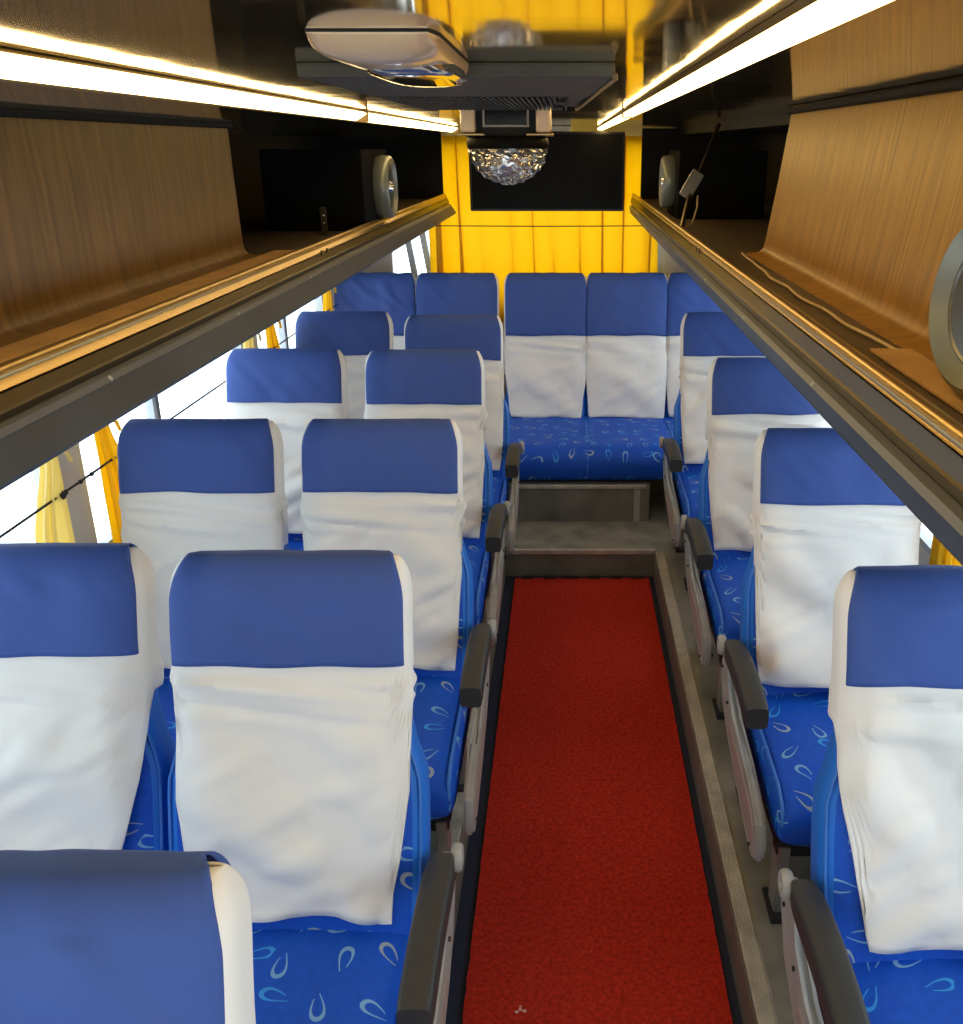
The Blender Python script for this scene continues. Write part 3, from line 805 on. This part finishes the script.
o = tag(obj('rear_curtain', curtain_sheet(-.775, .525, 5.54, H - .95, H + .05, .028, 10, 3), M['yel']), 'bright yellow pleated curtain across the back window', 'curtain')
solid(o, .0015)
tag(obj('curtain_cord', tube_bm([(-.80, 5.50, H - .412), (-.1, 5.498, H - .415), (.55, 5.50, H - .412)], .0028), M['cordm']), 'thin dark cord stretched across the yellow back curtain', 'cord')
def tied(label, x, y, dirn, m, seed, zt=H - .37, zb=H - 1.06, tie=H - .665, w0=.10, w1=.035, w2=.11):
    rnd = random.Random(seed); rings = []
    t = thing('window_curtain', label, 'curtain', (x, y, zb), 'tied window curtains')
    for j in range(31):
        q = j / 30; z = zb + (zt - zb) * q
        if z > tie: k = sstep(tie, zt, z); w = w1 + (w0 - w1) * k
        else: k = sstep(tie, tie - .22, z); w = w1 + (w2 - w1) * k
        c = dirn * (w - w1) * .55
        row = []
        for i in range(64):
            a = 2 * math.pi * i / 64
            pl = 1 + .20 * math.sin(a * 9 + seed) + .10 * math.sin(a * 14 + seed * 2)
            row.append(Vector((.022 * pl * math.sin(a) * (.6 + .4 * w / w0), c + w * .5 * pl * math.cos(a), z - zb)))
        rings.append(row)
    obj('drape', loft(rings), M[m], t, 60)
    bm = bmesh.new(); pts = [(.026 * math.sin(a), (w1 * .72) * math.cos(a), tie - zb) for a in [2 * math.pi * i / 20 for i in range(21)]]
    add_tube(bm, pts, .007, 6); obj('tie_band', bm, M[m], t, 60)
    bm = bmesh.new(); add_tube(bm, [(.022, 0, tie - zb), (.04, .012, tie - zb - .02), (.036, .03, tie - zb - .045)], .005, 6)
    obj('tie_tail', bm, M[m], t, 60)
xl = XL + .035
tied('pale yellow tied curtain nearest on the left, just left of the grey window pillar', xl, 2.17, -1, 'paley', 1)
tied('yellow tied curtain on the left, just right of the nearest grey window pillar', xl, 2.44, 1, 'yel', 2)
tied('pale tied curtain at the next left pillar, above the third window seat', xl, 3.70, -1, 'paley', 3)
tied('brownish tied curtain at the next left pillar, behind the pale tied one', xl, 3.98, 1, 'yel', 4)
tied('dark gold tied curtain at the last left window pillar', xl, 5.0, -1, 'yel', 5)
tied('yellow curtain on the right window, behind the second single seat', XR - .022, 2.26, -1, 'yel', 6, w1=.08, w2=.13)
tied('pale curtain on the right window, at the right edge beside the pillar', XR - .022, 2.56, 1, 'paley', 7, w1=.08, w2=.13)
t = tag(obj('elastic_cord', tube_bm([(XL + .05, YF + .2, H - .79), (XL + .05, 2.3, H - .785), (XL + .05, 3.7, H - .785), (XL + .05, 5.4, H - .785)], .0032), M['cordm']), 'thin black cord stretched along the left windows across the curtains', 'cord')
for dy, r_ in ((0, .013), (.02, .008), (.10, .006), (.16, .006)):
    bm = bmesh.new(); q = bmesh.ops.create_icosphere(bm, subdivisions=2, radius=r_); bmesh.ops.translate(bm, verts=q['verts'], vec=(XL + .052, 2.16 + dy, H - .785))
    obj('knot', bm, M['cordm'], t)

# ------------------------------------------------------------------ light
w = bpy.data.worlds.new('World'); bpy.context.scene.world = w; w.use_nodes = True
bg = w.node_tree.nodes['Background']; bg.inputs[0].default_value = (.86, .94, 1, 1); bg.inputs[1].default_value = 3.6
def portal(nm, loc, rot, sx, sy):
    l = bpy.data.lights.new(nm, 'AREA'); l.shape = 'RECTANGLE'; l.size = sx; l.size_y = sy; l.cycles.is_portal = True
    o = bpy.data.objects.new(nm, l); C.objects.link(o); o.location = loc; o.rotation_euler = rot
zc_ = (WZ0 + WZ1) / 2
portal('daylight_left', (XL - .06, 2.2, zc_), (0, R(-90), 0), WZ1 - WZ0, 6.8)
portal('daylight_right', (XR + .06, 2.2, zc_), (0, R(90), 0), WZ1 - WZ0, 6.8)
portal('daylight_rear', ((RX0 + RX1) / 2, YB + .06, (RZ0 + RZ1) / 2), (R(-90), 0, 0), RX1 - RX0, RZ1 - RZ0)
portal('daylight_front', ((XL + XR) / 2, YF - .06, H - .51), (R(90), 0, 0), XR - XL, .98)

sc = bpy.context.scene
sc.view_settings.view_transform = 'Standard'; sc.view_settings.look = 'None'; sc.view_settings.gamma = 1
sc.view_settings.use_curve_mapping = False; sc.view_settings.exposure = 0
try:
    sc.cycles.use_denoising = True; sc.cycles.max_bounces = 14; sc.cycles.diffuse_bounces = 6; sc.cycles.sample_clamp_indirect = 8
except Exception: pass
